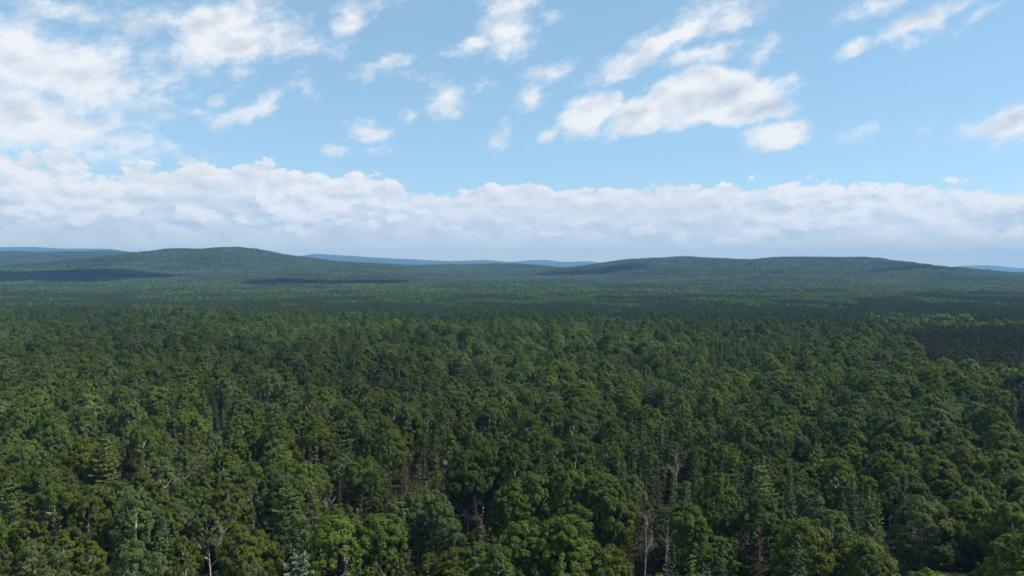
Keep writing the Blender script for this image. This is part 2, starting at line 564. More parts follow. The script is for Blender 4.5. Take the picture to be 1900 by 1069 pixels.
def tube(points, radii, sides=5):
    pts_ = np.asarray(points, float)
    vs, n = [], len(pts_)
    for i in range(n):
        d = pts_[min(i + 1, n - 1)] - pts_[max(i - 1, 0)]
        d = d / max(np.linalg.norm(d), 1e-9)
        u = np.cross(d, [0.3, 1.0, 0.2])
        u /= np.linalg.norm(u)
        w = np.cross(d, u)
        for k_ in range(sides):
            a = 2 * math.pi * k_ / sides
            vs.append(pts_[i] + (u * math.cos(a) + w * math.sin(a)) * radii[i])
    q = [[i * sides + k_, i * sides + (k_ + 1) % sides, (i + 1) * sides + (k_ + 1) % sides, (i + 1) * sides + k_] for i in range(n - 1) for k_ in range(sides)]
    return np.array(vs), np.array(q)


def merge(parts):
    V, Qd, off = [], [], 0
    for v, q in parts:
        V.append(v)
        Qd.append(q + off)
        off += len(v)
    return np.concatenate(V), np.concatenate(Qd)


def leaf_quads(v):
    return np.arange(len(v)).reshape(-1, 4)


def broadleaf(seed, H, Wd, base, leaf, per, nclump, upright=0.25, point=0.0, lean=0.0):
    """trunk + limbs, crown; H height, Wd crown width, base crown base height"""
    r = np.random.default_rng(seed)
    ch = H - base
    cz = base + ch * 0.52
    cl = []
    tries = 0
    while len(cl) < nclump and tries < 6000:
        tries += 1
        d = norm(r.normal(size=3))
        if d[2] < -0.8:
            continue
        rad = 0.80 + 0.22 * r.random() ** 0.8
        ex = 1.0 - point * max(d[2], 0) * 0.5
        lump = 1.0 + (0.16 * math.sin(3 * math.atan2(d[1], d[0]) + seed) + 0.10 * math.sin(5 * math.atan2(d[1], d[0]) + 2 * seed)) * (1 - abs(d[2]))
        lump *= 1.0 + 0.14 * math.sin(6 * d[2] + 2 * d[0] + seed)
        p = np.array([d[0] * Wd / 2 * ex * lump * rad, d[1] * Wd / 2 * ex * lump * rad, cz + d[2] * ch / 2 * (0.94 if d[2] > 0 else 0.9) * rad])
        p[0] += lean * (p[2] - base)
        sep_ = 0.05 * Wd
        if all(np.linalg.norm((p - c[0]) * np.array([1, 1, 0.8])) > sep_ for c in cl):
            cl.append((p, d))
    P_, N_, S_, VR = [], [], [], []
    for (c, d) in cl:
        cr = Wd * (0.04 + 0.05 * r.random() ** 1.5)
        m = int(per * (0.35 + (cr / Wd / 0.06) ** 1.6 * 0.65))
        q = norm(r.normal(size=(m, 3)) + d * 0.5 + np.array([0, 0, upright]))
        pos = c + q * cr * (0.35 + 0.75 * r.random((m, 1))) * np.array([1.0, 1.0, 0.85 + upright * r.random()])
        nn = norm(q * 0.32 + d * 0.85 + r.normal(size=(m, 3)) * 0.45 + np.array([0, 0, 0.25]))
        P_.append(pos)
        N_.append(nn)
        S_.append(leaf * (0.65 + 0.7 * r.random(m)))
        VR.append(np.clip(r.normal(0.5, 0.16, m) + r.normal(0, 0.10), 0, 1))
    P_, N_, S_, VR = np.concatenate(P_), np.concatenate(N_), np.concatenate(S_), np.concatenate(VR)
    crown = cards(r, P_, N_, S_)
    # trunk with a slight bend and limbs to the clumps
    top = np.array([lean * (H - base) * 0.8 + r.normal() * 0.2, r.normal() * 0.2, H * 0.9])
    zs_ = np.linspace(-0.6, 1, 7)
    tr = [np.array([top[0] * max(z, 0) ** 1.5, top[1] * max(z, 0) ** 1.5, H * 0.9 * z if z > 0 else z]) for z in zs_]
    r0 = 0.011 * H
    wood = [tube(tr, [r0 * (1.05 - 0.9 * max(z, 0)) for z in zs_], 6)]
    order = r.permutation(len(cl))[:14]
    for i in order:
        c = cl[i][0]
        h0 = min(max(base * 0.8, c[2] - (0.25 + 0.3 * r.random()) * Wd), H * 0.8)
        f = h0 / (H * 0.9)
        st = np.array([top[0] * f ** 1.5, top[1] * f ** 1.5, h0])
        mid = (st + c) / 2 + np.array([0, 0, -0.06 * Wd]) + r.normal(size=3) * 0.12
        wood.append(tube([st, mid, c], [r0 * 0.42, r0 * 0.28, r0 * 0.08], 4))
    return merge(wood), crown, VR


def spruce(seed, H, R, dead=0.0, levels=30, leafs=1.0):
    r = np.random.default_rng(seed)
    P_, N_, A_, S_ = [], [], [], []
    wood = [tube([(0, 0, -0.5), (r.normal() * .05, r.normal() * .05, H * 0.5), (0, 0, H)], [0.012 * H, 0.007 * H, 0.01], 5)]
    z0 = H * (0.10 + 0.08 * r.random()) if dead < 0.5 else H * 0.12
    for L in range(levels):
        t = (L + r.random() * 0.7) / levels
        z = z0 + (H - z0) * t
        ln = R * (1 - t) ** 0.85 * (0.75 + 0.5 * r.random()) + 0.12
        nb = int(5 + 3 * (1 - t)) if dead < 0.5 else int(4 + 3 * (1 - t))
        a0 = r.random() * 6.28
        for b in range(nb):
            if dead > 0.5 and r.random() < 0.25:
                continue
            a = a0 + 6.283 * b / nb + r.normal() * 0.2
            l = ln * (0.7 + 0.5 * r.random())
            dirv = np.array([math.cos(a), math.sin(a), -0.28 - 0.25 * r.random() + 0.5 * t])
            m = max(2, int(l / 0.24 * leafs))
            u = (np.arange(m) + 0.6) / m
            pos = np.array([0, 0, z]) + np.outer(u * l, dirv) + np.outer(u ** 2 * l * 0.16, [0, 0, 1.0])
            pos += r.normal(size=pos.shape) * 0.07
            side = np.array([-math.sin(a), math.cos(a), 0])
            nn = norm(np.array([0.25 * math.cos(a), 0.25 * math.sin(a), 0.9]) + r.normal(size=(m, 3)) * 0.4)
            P_.append(pos)
            N_.append(nn)
            A_.append(norm(np.tile(dirv, (m, 1)) + side * r.normal(size=(m, 1)) * 0.6))
            S_.append((0.34 - 0.12 * u) * (0.75 + 0.5 * r.random(m)) * (1.0 if dead < 0.5 else 0.8))
            if dead > 0.5 and b % 2 == 0 and l > 0.6:
                wood.append(tube([(0, 0, z), np.array([0, 0, z]) + dirv * l * 0.95], [0.035, 0.01], 3))
    P_, N_, A_, S_ = map(np.concatenate, (P_, N_, A_, S_))
    crown = cards(r, P_, N_, S_, 0.42 if dead < 0.5 else 0.30, A_)
    VR = np.clip(r.normal(0.5, 0.2, len(P_)), 0, 1)
    return merge(wood), crown, VR


def pine(seed, H, R):
    """white pine: open tiers of upswept plumes"""
    r = np.random.default_rng(seed)
    P_, N_, A_, S_ = [], [], [], []
    wood = [tube([(0, 0, -0.5), (r.normal() * .15, r.normal() * .15, H * 0.55), (0, 0, H * 0.97)], [0.016 * H, 0.009 * H, 0.02], 6)]
    z = H * 0.28
    while z < H * 0.97:
        t = (z - H * 0.28) / (H * 0.72)
        ln = R * min(1.0, 0.55 + t * 1.2) * (1 - t ** 1.7) ** 0.8 + 0.3
        nb = r.integers(4, 7)
        a0 = r.random() * 6.28
        for b in range(nb):
            a = a0 + 6.283 * b / nb + r.normal() * 0.25
            l = ln * (0.55 + 0.6 * r.random())
            e = np.array([math.cos(a), math.sin(a), 0])
            side = np.array([-math.sin(a), math.cos(a), 0])
            rise = 0.15 + 0.35 * t
            wood.append(tube([(0, 0, z), e * l * 0.5 + [0, 0, z + rise * l * 0.35], e * l * 0.95 + [0, 0, z + rise * l]], [0.06, 0.04, 0.012], 3))
            m = int(70 * max(l, 0.5) / 2.5)
            u = 0.25 + 0.8 * r.random(m)
            wsp = r.normal(size=m) * 0.30 * l * (1.15 - u * 0.5) * 0.55
            pos = np.outer(u * l, e) + np.outer(wsp, side)
            pos[:, 2] += z + rise * l * u ** 1.3 + np.abs(r.normal(size=m)) * 0.16
            P_.append(pos)
            N_.append(norm(np.array([0, 0, 1.0]) + e * 0.15 + r.normal(size=(m, 3)) * 0.45))
            A_.append(norm(np.tile(e + np.array([0, 0, 0.55]), (m, 1)) + r.normal(size=(m, 3)) * 0.35))
            S_.append(0.27 * (0.7 + 0.6 * r.random(m)))
        z += H * (0.055 + 0.03 * r.random())
    P_, N_, A_, S_ = map(np.concatenate, (P_, N_, A_, S_))
    crown = cards(r, P_, N_, S_, 0.4, A_)
    return merge(wood), crown, np.clip(r.normal(0.5, 0.2, len(P_)), 0, 1)


def snag(seed, H, spread):
    """leafless bleached tree: trunk and forking branches"""
    r = np.random.default_rng(seed)
    trunk = [tube([(0, 0, -0.5), (r.normal() * .3, r.normal() * .3, H * 0.5), (r.normal() * .4, r.normal() * .4, H)], [0.010 * H, 0.007 * H, 0.025], 6)]
    br, limbs = [], []

    def grow(p, d, l, rad, depth):
        mid = p + d * l * 0.5 + r.normal(size=3) * 0.07 * l
        end = p + d * l + np.array([0, 0, 0.12 * l]) + r.normal(size=3) * 0.08 * l
        br.append(tube([p, mid, end], [rad, rad * 0.7, rad * 0.35], 4))
        if depth:
            for q in range(r.integers(2, 4)):
                nd = norm(d + r.normal(size=3) * 0.55 + np.array([0, 0, 0.25]))
                grow(p + (end - p) * (0.45 + 0.5 * r.random()), nd, l * (0.5 + 0.25 * r.random()), rad * 0.5, depth - 1)
    for i in range(9):
        f = 0.45 + 0.5 * r.random()
        a = r.random() * 6.28
        grow(np.array([0, 0, H * f]), norm(np.array([math.cos(a), math.sin(a), 1.0 + 1.0 * r.random()])), spread * (1.25 - f * 0.7), 0.05, 2)
        limbs.append(merge(br))
        br.clear()
    return merge(trunk), merge(limbs), limbs


PROTO = {}      # kind -> list of dicts


def add_proto(kind, wood, crown_v, var, bark, leafmat, H, Wd, shape):
    lst = PROTO.setdefault(kind, [])
    wv, wq = wood
    trunk = mesh_np('trunk', wv, wq, [bark], smooth=True)
    limbs = None
    if isinstance(crown_v, tuple):
        cv, cq = crown_v
        limbs = var
        var = np.full(len(cq), 0.5)
    else:
        cv, cq = crown_v, leaf_quads(crown_v)
    crown = mesh_np('crown', cv, cq, [leafmat], attr=var)
    both = mesh_np(kind, np.concatenate([wv, cv]), np.concatenate([wq, cq + len(wv)]), [bark, leafmat],
                   np.concatenate([np.zeros(len(wq)), np.ones(len(cq))]), attr=np.concatenate([np.full(len(wq), 0.5), var]))
    limbs = [mesh_np('branch', lv, lq, [leafmat], smooth=True) for lv, lq in limbs] if limbs else None
    lst.append(dict(limbs=limbs, trunk=trunk, crown=crown, both=both, H=H, W=Wd, shape=shape))


for s in range(5):
    H, Wd = (15.5, 17.0, 14.5, 16.5, 13.5)[s], (7.6, 8.8, 7.0, 8.0, 6.8)[s]
    w, c, v = broadleaf(100 + s, H, Wd, H * 0.22, 0.15, 100, 230, 0.45, 0.30)
    add_proto('aspen_tree', w, c, v, M_ASPENBARK, M_LEAF, H, Wd, 'round')
for s in range(5):
    H, Wd = (14.0, 15.0, 12.5, 15.5, 13.0)[s], (8.4, 9.6, 7.8, 9.3, 8.8)[s]
    w, c, v = broadleaf(200 + s, H, Wd, H * 0.13, 0.155, 100, 260, 0.15, 0.05)
    add_proto('maple_tree', w, c, v, M_BARK, M_LEAF, H, Wd, 'round')
for s in range(5):
    H, Wd = (14.5, 13.0, 16.0, 12.0, 15.0)[s], (6.6, 5.9, 7.4, 5.7, 7.0)[s]
    w, c, v = broadleaf(300 + s, H, Wd, H * 0.24, 0.135, 95, 190, 0.3, 0.4, 0.04 * (s - 2))
    add_proto('birch_tree', w, c, v, M_BIRCHBARK, M_LEAF, H, Wd, 'round')
for s in range(4):
    H, R_ = (14.0, 12.0, 15.5, 10.5)[s], (2.6, 2.3, 2.8, 2.2)[s]
    w, c, v = spruce(400 + s, H, R_, 0.0, 34)
    add_proto('spruce_tree', w, c, v, M_SPRUCEBARK, M_NEEDLE, H, 2 * R_, 'cone')
for s in range(4):
    H, R_ = (12.5, 11.0, 13.5, 9.5)[s], (1.95, 1.7, 2.0, 1.6)[s]
    w, c, v = spruce(500 + s, H, R_, 1.0, 30, 1.0)
    add_proto('dead_spruce', w, c, v, M_SPRUCEBARK, M_DEADTWIG, H, 2 * R_, 'cone')
for s in range(4):
    H, R_ = (17.0, 15.5, 18.0, 14.0)[s], (3.6, 3.2, 3.9, 3.2)[s]
    w, c, v = pine(600 + s, H, R_)
    add_proto('white_pine', w, c, v, M_SPRUCEBARK, M_NEEDLE, H, 2 * R_, 'round')
for s in range(3):
    H = (14.5, 13.0, 15.5)[s]
    w, c, v = snag(700 + s, H, 2.6)
    add_proto('bare_snag', w, c, v, M_SNAG, M_SNAG, H, 4.0, 'cone')
KINDS = list(PROTO)

# ------------------------------------------------------------------ colours of crowns (linear albedo) with the words for them
TINTS = {
    'grey-green': (0.106, 0.146, 0.046), 'mid-green': (0.092, 0.138, 0.024), 'olive': (0.098, 0.128, 0.022), 'deep green': (0.064, 0.102, 0.020),
    'bright green': (0.116, 0.162, 0.026), 'yellow-green': (0.115, 0.150, 0.030), 'blackish green': (0.028, 0.042, 0.015), 'blue-green': (0.056, 0.092, 0.034),
    'grey-brown': (0.092, 0.076, 0.050), 'dark brown': (0.068, 0.051, 0.033), 'rusty': (0.115, 0.066, 0.042), 'ashen': (0.135, 0.122, 0.100), 'silver-green': (0.10, 0.14, 0.085),
    'white': (0.45, 0.43, 0.40),
}
MIX = {
    'aspen_tree': ['grey-green'] * 5 + ['mid-green'] * 3 + ['deep green'] * 2,
    'maple_tree': ['mid-green'] * 6 + ['olive'] * 4 + ['bright green'] * 2 + ['deep green'] * 2,
    'birch_tree': ['olive'] * 3 + ['grey-green'] * 3 + ['mid-green'] * 3 + ['bright green'],
    'spruce_tree': ['blackish green'] * 4 + ['deep green'] * 2 + ['blue-green'],
    'dead_spruce': ['grey-brown'] * 5 + ['dark brown'] * 3 + ['ashen'] * 2,
    'white_pine': ['blue-green'] * 3 + ['mid-green'] * 2 + ['deep green'] * 2,
    'bare_snag': ['white'],
}

# ------------------------------------------------------------------ where the trees stand
trees = []       # dict: kind, v, x, y, s, rot, word, fixed(label or None)
R2 = random.Random(5)


def tree(kind, x, y, s=None, v=None, word=None, label=None):
    v = R2.randrange(len(PROTO[kind])) if v is None else v
    s = R2.uniform(0.82, 1.16) if s is None else s
    word = word or R2.choice(MIX[kind])
    trees.append(dict(kind=kind, v=v, x=x, y=y, s=s, w=(R2.uniform(0.84, 1.16) * (1.5 if s < 0.66 else 1.0)) if label is None else 1.0, rot=R2.uniform(0, 6.283), word=word, label=label))


def top_at(kind, px, py, H, word, label=None, v=0):
    """a tree of height H whose top is seen at that spot: solve for where it stands"""
    tx, tz = pix(px, py)
    y = 120.0
    for _ in range(20):
        y = (CAM_Z - H - float(height(tx * y, y))) / -tz
    tree(kind, tx * y, y, H / PROTO[kind][v]['H'], v, word, label)
    return tx * y, y


FIXED = [
    ('aspen_tree', 905, 818, 19, 'deep green', 'tall deep green poplar at the back of the big poplar clump', 1),
    ('aspen_tree', 955, 822, 19, 'deep green', 'deep green poplar standing behind the olive poplars of the big clump', 3),
    ('aspen_tree', 868, 838, 17.5, 'deep green', 'shorter deep green poplar leaning out of the shaded end of the big clump', 0),
    ('aspen_tree', 1000, 878, 19, 'mid-green', 'broad leafy poplar in the middle of the big poplar clump', 1),
    ('aspen_tree', 1060, 862, 20.5, 'mid-green', 'tallest and broadest poplar of the big clump, with sunlit plumed crown', 1),
    ('aspen_tree', 1115, 880, 19, 'mid-green', 'sunlit poplar on the sunny flank of the big poplar clump', 3),
    ('aspen_tree', 955, 888, 18, 'mid-green', 'poplar in front of the two deep green poplars of the big clump', 0),
    ('aspen_tree', 1142, 905, 17, 'mid-green', 'lowest poplar on the sunny edge of the big poplar clump', 2),
    ('white_pine', 192, 812, 17, 'yellow-green', 'bright yellow-green white pine with layered boughs among dull broadleaf trees', 0),
    ('white_pine', 555, 1022, 15, 'silver-green', 'silvery white pine with its plumed top just showing at the bottom edge', 1),
    ('white_pine', 12, 888, 16, 'mid-green', 'full green white pine cut by the frame beside dead brown spruces', 2),
    ('white_pine', 1345, 718, 16, 'mid-green', 'feathery white pine rising beside a broad pale aspen', 0),
    ('white_pine', 1210, 696, 17, 'blue-green', 'tall white pine with wide flat tiers, one of a pair above the broadleaf canopy', 2),
    ('white_pine', 1245, 712, 16, 'blue-green', 'slightly shorter pine beside the tall white pine with wide flat tiers', 1),
    ('aspen_tree', 775, 905, 16, 'grey-green', 'wide grey-green aspen with pale trunks showing below its crown', 1),
    ('aspen_tree', 818, 922, 15, 'grey-green', 'grey-green aspen pressed against the wide grey-green aspen', 3),
    ('aspen_tree', 735, 925, 14.5, 'grey-green', 'smaller grey-green aspen on the shaded side of the wide grey-green aspen', 2),
    ('bare_snag', 1193, 955, 15, 'white', 'bleached leafless snag with a white trunk, nearest the bottom edge', 0),
    ('bare_snag', 1256, 842, 13, 'white', 'bleached leafless snag standing alone uphill of the big poplar clump', 1),
    ('bare_snag', 1240, 962, 14, 'white', 'thin leafless snag with many grey branches beside the white-trunked snag', 2),
    ('bare_snag', 412, 978, 12, 'white', 'pale bare snag poking through an olive maple crown', 1),
    ('bare_snag', 565, 985, 13, 'white', 'slender bare snag behind the silvery white pine', 2),
    ('dead_spruce', 1408, 962, 14, 'rusty', 'rust-red dead spruce standing between dark living spruces', 2),
    ('dead_spruce', 1385, 948, 14, 'ashen', 'ashen dead spruce next to the rust-red one', 0),
    ('maple_tree', 1866, 786, 16, 'mid-green', 'round domed mid-green maple standing above its neighbours near the frame edge', 1),
    ('maple_tree', 1790, 828, 17, 'olive', 'huge olive maple with a smooth domed crown', 3),
    ('maple_tree', 1740, 845, 16, 'olive', 'olive maple leaning against the huge domed maple', 1),
    ('maple_tree', 1715, 925, 16, 'grey-green', 'broad grey-green maple in front of the huge domed olive maple', 3),
    ('maple_tree', 1800, 920, 16.5, 'mid-green', 'large mid-green maple crown at the bottom of the slope of domed maples', 1),
    ('maple_tree', 1500, 965, 16, 'olive', 'wide flat-topped olive maple beside the rust-red dead spruce', 3),
    ('maple_tree', 455, 975, 14, 'olive', 'rounded olive maple with a bare snag rising from it', 1),
    ('maple_tree', 640, 745, 15, 'mid-green', 'broad mid-green maple crown among aspens, mid-slope', 1),
    ('aspen_tree', 1430, 780, 17, 'grey-green', 'pale domed aspen behind the row of thin dark spruces', 1),
    ('aspen_tree', 1320, 722, 17, 'bright green', 'pale bright aspen with a broad dome beside the feathery white pine', 3),
]
for kd, px, py, H, word, lab, v in FIXED:
    top_at(kd, px, py, H, word, lab, v)
FX = np.array([(t['x'], t['y'], PROTO[t['kind']][t['v']]['W'] * t['s'] * 0.5) for t in trees])


def edge_dist(tx):
    """far edge of the broadleaf wood, by bearing"""
    return np.interp(tx, [-0.9, -0.7, -0.3, 0.0, 0.25, 0.45, 0.62, 0.9], [690, 680, 640, 590, 560, 520, 520, 540])


CELL = 4.3
FAR_PTS = []
for iy in range(int(48 / CELL), int(800 / CELL)):
    for ix in range(-int(660 / CELL), int(660 / CELL)):
        x = (ix + R2.uniform(0.08, 0.92)) * CELL
        y = (iy + R2.uniform(0.08, 0.92)) * CELL
        if abs(x) > 0.76 * y + 30 or y < 50:
            continue
        FAR_PTS.append((x, y))
FAR_PTS = np.array(FAR_PTS)
X_, Y_ = FAR_PTS[:, 0], FAR_PTS[:, 1]
D_ = np.hypot(X_, Y_)
TX_ = X_ / Y_
ED = edge_dist(TX_) + (fbm(X_, Y_, 60, 3) - 0.5) * 190 + (vnoise(X_ * 3.1, Y_ * 3.1) - 0.5) * 60
n_con = fbm(X_ + 500, Y_, 55, 3)
n_dead = fbm(X_ - 700, Y_ + 300, 40, 3)
n_sp = fbm(X_ + 50, Y_ - 900, 70, 2)
n_tall = fbm(X_ + 333, Y_ - 333, 70, 3)
n_bare = fbm(X_ - 50, Y_ + 900, 30, 2)
fxd = np.min(np.hypot(X_[:, None] - FX[None, :, 0], Y_[:, None] - FX[None, :, 1]) - FX[None, :, 2] * 0.85, axis=1)
back = -FX[:, :2] / np.linalg.norm(FX[:, :2], axis=1, keepdims=True)          # from each singled-out tree towards the drone
rx_, ry_ = X_[:, None] - FX[None, :, 0], Y_[:, None] - FX[None, :, 1]
al_ = rx_ * back[None, :, 0] + ry_ * back[None, :, 1]
la_ = np.abs(rx_ * back[None, :, 1] - ry_ * back[None, :, 0])
screened = ((al_ > 0) & (al_ < FX[None, :, 2] + 11.0) & (la_ < FX[None, :, 2] * 0.8 + 1.6)).any(axis=1)
plant = ((X_ / Y_ > 0.52) & (Y_ > 305) & (Y_ < 500) & (X_ / Y_ + (n_con - 0.5) * 0.22 > 0.54))
for i in range(len(X_)):
    if Y_[i] > ED[i]:
        continue
    x, y, u = X_[i], Y_[i], R2.random()
    if fxd[i] < 1.2 or screened[i]:
        if R2.random() < 0.6:
            tree(R2.choice(['birch_tree', 'maple_tree', 'dead_spruce']), x, y, R2.uniform(0.3, 0.5))
        continue
    if plant[i]:
        tree('white_pine', x, y, R2.uniform(0.85, 1.05), word='blackish green')
        tree('spruce_tree', x + 2.1, y + 1.7, R2.uniform(0.9, 1.1), word='blackish green')
        continue
    deadp = 0.04 + ((0.12 if TX_[i] < 0.25 else 0.06) if y < 190 else 0.0) + 1.5 * max(0.0, n_dead[i] - 0.42) * (1.0 if y < 220 else 0.3) * (1.25 if TX_[i] < 0.2 else 0.7)
    deadp = min(deadp, 0.38)
    conp = (0.05 if y < 180 else 0.08) + (1.1 if y < 180 else 2.2) * max(0.0, n_con[i] - 0.52) * (1.7 if TX_[i] > 0.15 else 0.8) + 0.22 * float(sstep(330, 600, y))
    if n_bare[i] > 0.74 and u < 0.5:
        continue
    if u < deadp:
        tree('dead_spruce', x, y, R2.uniform(0.85, 1.22))
    elif u < deadp + conp:
        tree('spruce_tree', x, y, R2.uniform(0.85, 1.25))
    elif u < deadp + conp + 0.012 + (0.05 if 0.55 < n_con[i] < 0.6 else 0):
        tree('white_pine', x, y, R2.uniform(0.8, 1.05))
    elif u < deadp + conp + 0.015 and y < 260:
        tree('bare_snag', x, y, R2.uniform(0.75, 0.95))
    else:
        w_ = n_sp[i] + R2.uniform(-0.16, 0.16)
        kd = 'aspen_tree' if w_ > 0.53 else ('maple_tree' if w_ > 0.43 else 'birch_tree')
        # crowns need room: thin the grid so that crowns only just touch
        keep = {'aspen_tree': 0.50, 'maple_tree': 0.38, 'birch_tree': 0.66}[kd] * (0.75 if n_dead[i] > 0.55 and y < 220 else 1.0)
        if R2.random() < keep:
            tree(kd, x, y, R2.uniform(0.78, 1.14) * (0.80 + 0.42 * n_tall[i]))
        elif R2.random() < 0.45:
            tree(kd, x, y, R2.uniform(0.35, 0.62))

# the same wood goes on to either side of the view
state = R2.getstate()
for iy in range(int(30 / 5.2), int(700 / 5.2)):
    for side in (-1, 1):
        for ix in range(int((0.76 * iy * 5.2 + 30) / 5.2), int((1.02 * iy * 5.2 + 60) / 5.2)):
            x, y = side * (ix + R2.uniform(0.1, 0.9)) * 5.2, (iy + R2.uniform(0.1, 0.9)) * 5.2
            if y < float(edge_dist(side * 0.9)) + R2.uniform(-50, 50):
                tree(R2.choice(['aspen_tree', 'maple_tree', 'birch_tree', 'aspen_tree', 'maple_tree', 'birch_tree', 'spruce_tree', 'spruce_tree']), x, y, R2.uniform(0.75, 1.12))
R2.setstate(state)

N = len(trees)
TX = np.array([t['x'] for t in trees])
TY = np.array([t['y'] for t in trees])
TZ = height(TX, TY)
for t, z in zip(trees, TZ):
    t['z'] = float(z)


def project(x, y, z):
    c, s = math.cos(PITCH), math.sin(PITCH)
    dz = z - CAM_Z
    fwd = y * c - dz * s
    up = y * s + dz * c
    return 950 + F * x / fwd, 534.5 - F * up / fwd, fwd


# ---- which trees show, and how large: paint silhouettes far to near
GW, GH = 950, 535
ids = np.full((GH, GW), -1, np.int32)
order = np.argsort(-np.hypot(TX, TY))
for i in order:
    t = trees[i]
    p = PROTO[t['kind']][t['v']]
    H, Wd = p['H'] * t['s'], p['W'] * t['s']
    u, v1, fw = project(t['x'], t['y'], t['z'] + H)
    _, v0, _ = project(t['x'], t['y'], t['z'] + (H * 0.3 if p['shape'] == 'round' else 0.4))
    hw = Wd / 2 * F / fw
    u, v0, v1, hw = u / 2, v0 / 2, v1 / 2, hw / 2
    x0, x1, y0, y1 = int(max(0, u - hw)), int(min(GW - 1, u + hw)), int(max(0, v1)), int(min(GH - 1, v0))
    if x0 > x1 or y0 > y1:
        continue
    yy, xx = np.mgrid[y0:y1 + 1, x0:x1 + 1]
    if p['shape'] == 'round':
        m = ((xx - u) / max(hw, .5)) ** 2 + ((yy - (v0 + v1) / 2) / max((v0 - v1) / 2, .5)) ** 2 <= 1.0
    else:
        m = np.abs(xx - u) <= hw * np.clip((yy - v1) / max(v0 - v1, 1), 0.05, 1)
    ids[y0:y1 + 1, x0:x1 + 1][m] = i
cnt = np.bincount(ids[ids >= 0], minlength=N)
gy, gx = np.nonzero(ids >= 0)
sx = np.bincount(ids[gy, gx], weights=gx, minlength=N) / np.maximum(cnt, 1) * 2
sy = np.bincount(ids[gy, gx], weights=gy, minlength=N) / np.maximum(cnt, 1) * 2
LIMIT = {'aspen_tree': 240, 'maple_tree': 240, 'birch_tree': 200, 'spruce_tree': 180, 'dead_spruce': 220, 'white_pine': 60, 'bare_snag': 30}
single = np.zeros(N, bool)
for kd in KINDS:
    idx = [i for i in range(N) if trees[i]['kind'] == kd and cnt[i] >= 24]
    idx.sort(key=lambda i: (trees[i]['label'] is None, -cnt[i]))
    for i in idx[:LIMIT[kd]]:
        single[i] = True
for i in range(N):
    if trees[i]['label'] and cnt[i] > 0:
        single[i] = True

# ---- labels: colour, size, kind, and the way to it from the nearest landmark tree
MARKS = {
    'the tallest poplar of the big clump': 'tallest and broadest', 'the bright yellow-green pine': 'bright yellow-green', 'the silvery pine': 'silvery white pine', 'the rust-red dead spruce': 'rust-red dead',
    'the huge domed olive maple': 'huge olive maple', 'the lone bleached snag': 'standing alone uphill', 'the feathery white pine': 'feathery white pine', 'the wide grey-green aspen': 'wide grey-green aspen with',
    'the round maple at the frame edge': 'round domed mid-green', 'the green pine at the frame edge': 'cut by the frame',
    'the paired tall white pine': 'tall white pine with wide', 'the broad mid-slope maple': 'mid-slope',
}
mark_pos = {}
for nm, key in MARKS.items():
    for i in range(N):
        if trees[i]['label'] and key in trees[i]['label'] and not trees[i]['label'].startswith('slightly'):
            mark_pos[nm] = (sx[i], sy[i]) if cnt[i] else project(trees[i]['x'], trees[i]['y'], trees[i]['z'] + 12)[:2]
            break
WORDK = {'aspen_tree': 'aspen', 'maple_tree': 'maple', 'birch_tree': 'birch', 'spruce_tree': 'living spruce', 'dead_spruce': 'dead spruce', 'white_pine': 'white pine', 'bare_snag': 'bare snag'}
ORD = 'first second third fourth fifth sixth seventh eighth ninth tenth eleventh twelfth thirteenth fourteenth fifteenth sixteenth seventeenth eighteenth nineteenth twentieth'.split()
ORD += ['twenty-' + o for o in ORD[:9]] + ['thirtieth'] + ['thirty-' + o for o in ORD[:9]] + ['fortieth'] + ['forty-' + o for o in ORD[:9]] + ['fiftieth'] + ['fifty-' + o for o in ORD[:9]]
bucket = {}
for i in np.nonzero(single)[0]:
    t = trees[i]
    if t['label']:
        continue
    nm = min(mark_pos, key=lambda q: math.hypot(mark_pos[q][0] - sx[i], (mark_pos[q][1] - sy[i]) * 1.5))
    dx, dy = sx[i] - mark_pos[nm][0], (sy[i] - mark_pos[nm][1]) * 1.5
    side = ('right of' if dx > 0 else 'left of') if abs(dx) > abs(dy) else ('in front of' if dy > 0 else 'behind')
    bucket.setdefault((t['kind'], t['word'], nm, side), []).append((math.hypot(dx, dy), i))
for (kd, word, nm, side), lst in bucket.items():
    lst.sort()
    for j, (_, i) in enumerate(lst):
        t = trees[i]
        what = WORDK[kd] if kd == 'bare_snag' else f'{word} {WORDK[kd]}'
        if len(lst) == 1:
            t['label'] = f'only {what} {side} {nm}'
        else:
            t['label'] = f'{ORD[min(j, len(ORD) - 1)]} {what} {side} {nm}'

GROUPN = {'aspen_tree': 'aspens of the near forest', 'maple_tree': 'maples of the near forest', 'birch_tree': 'birches of the near forest', 'spruce_tree': 'living spruces of the near forest',
          'dead_spruce': 'dead spruces among the broadleaf trees', 'white_pine': 'white pines above the canopy', 'bare_snag': 'bleached leafless snags'}


def tint_of(t, r=R2):
    c = np.array(TINTS[t['word']]) * (0.56 + 0.98 * float(fbm(t['x'] + 77, t['y'] + 5, 100, 3)))
    return c * r.uniform(0.86, 1.14) * np.array([r.uniform(0.94, 1.06), 1.0, r.uniform(0.92, 1.08)])


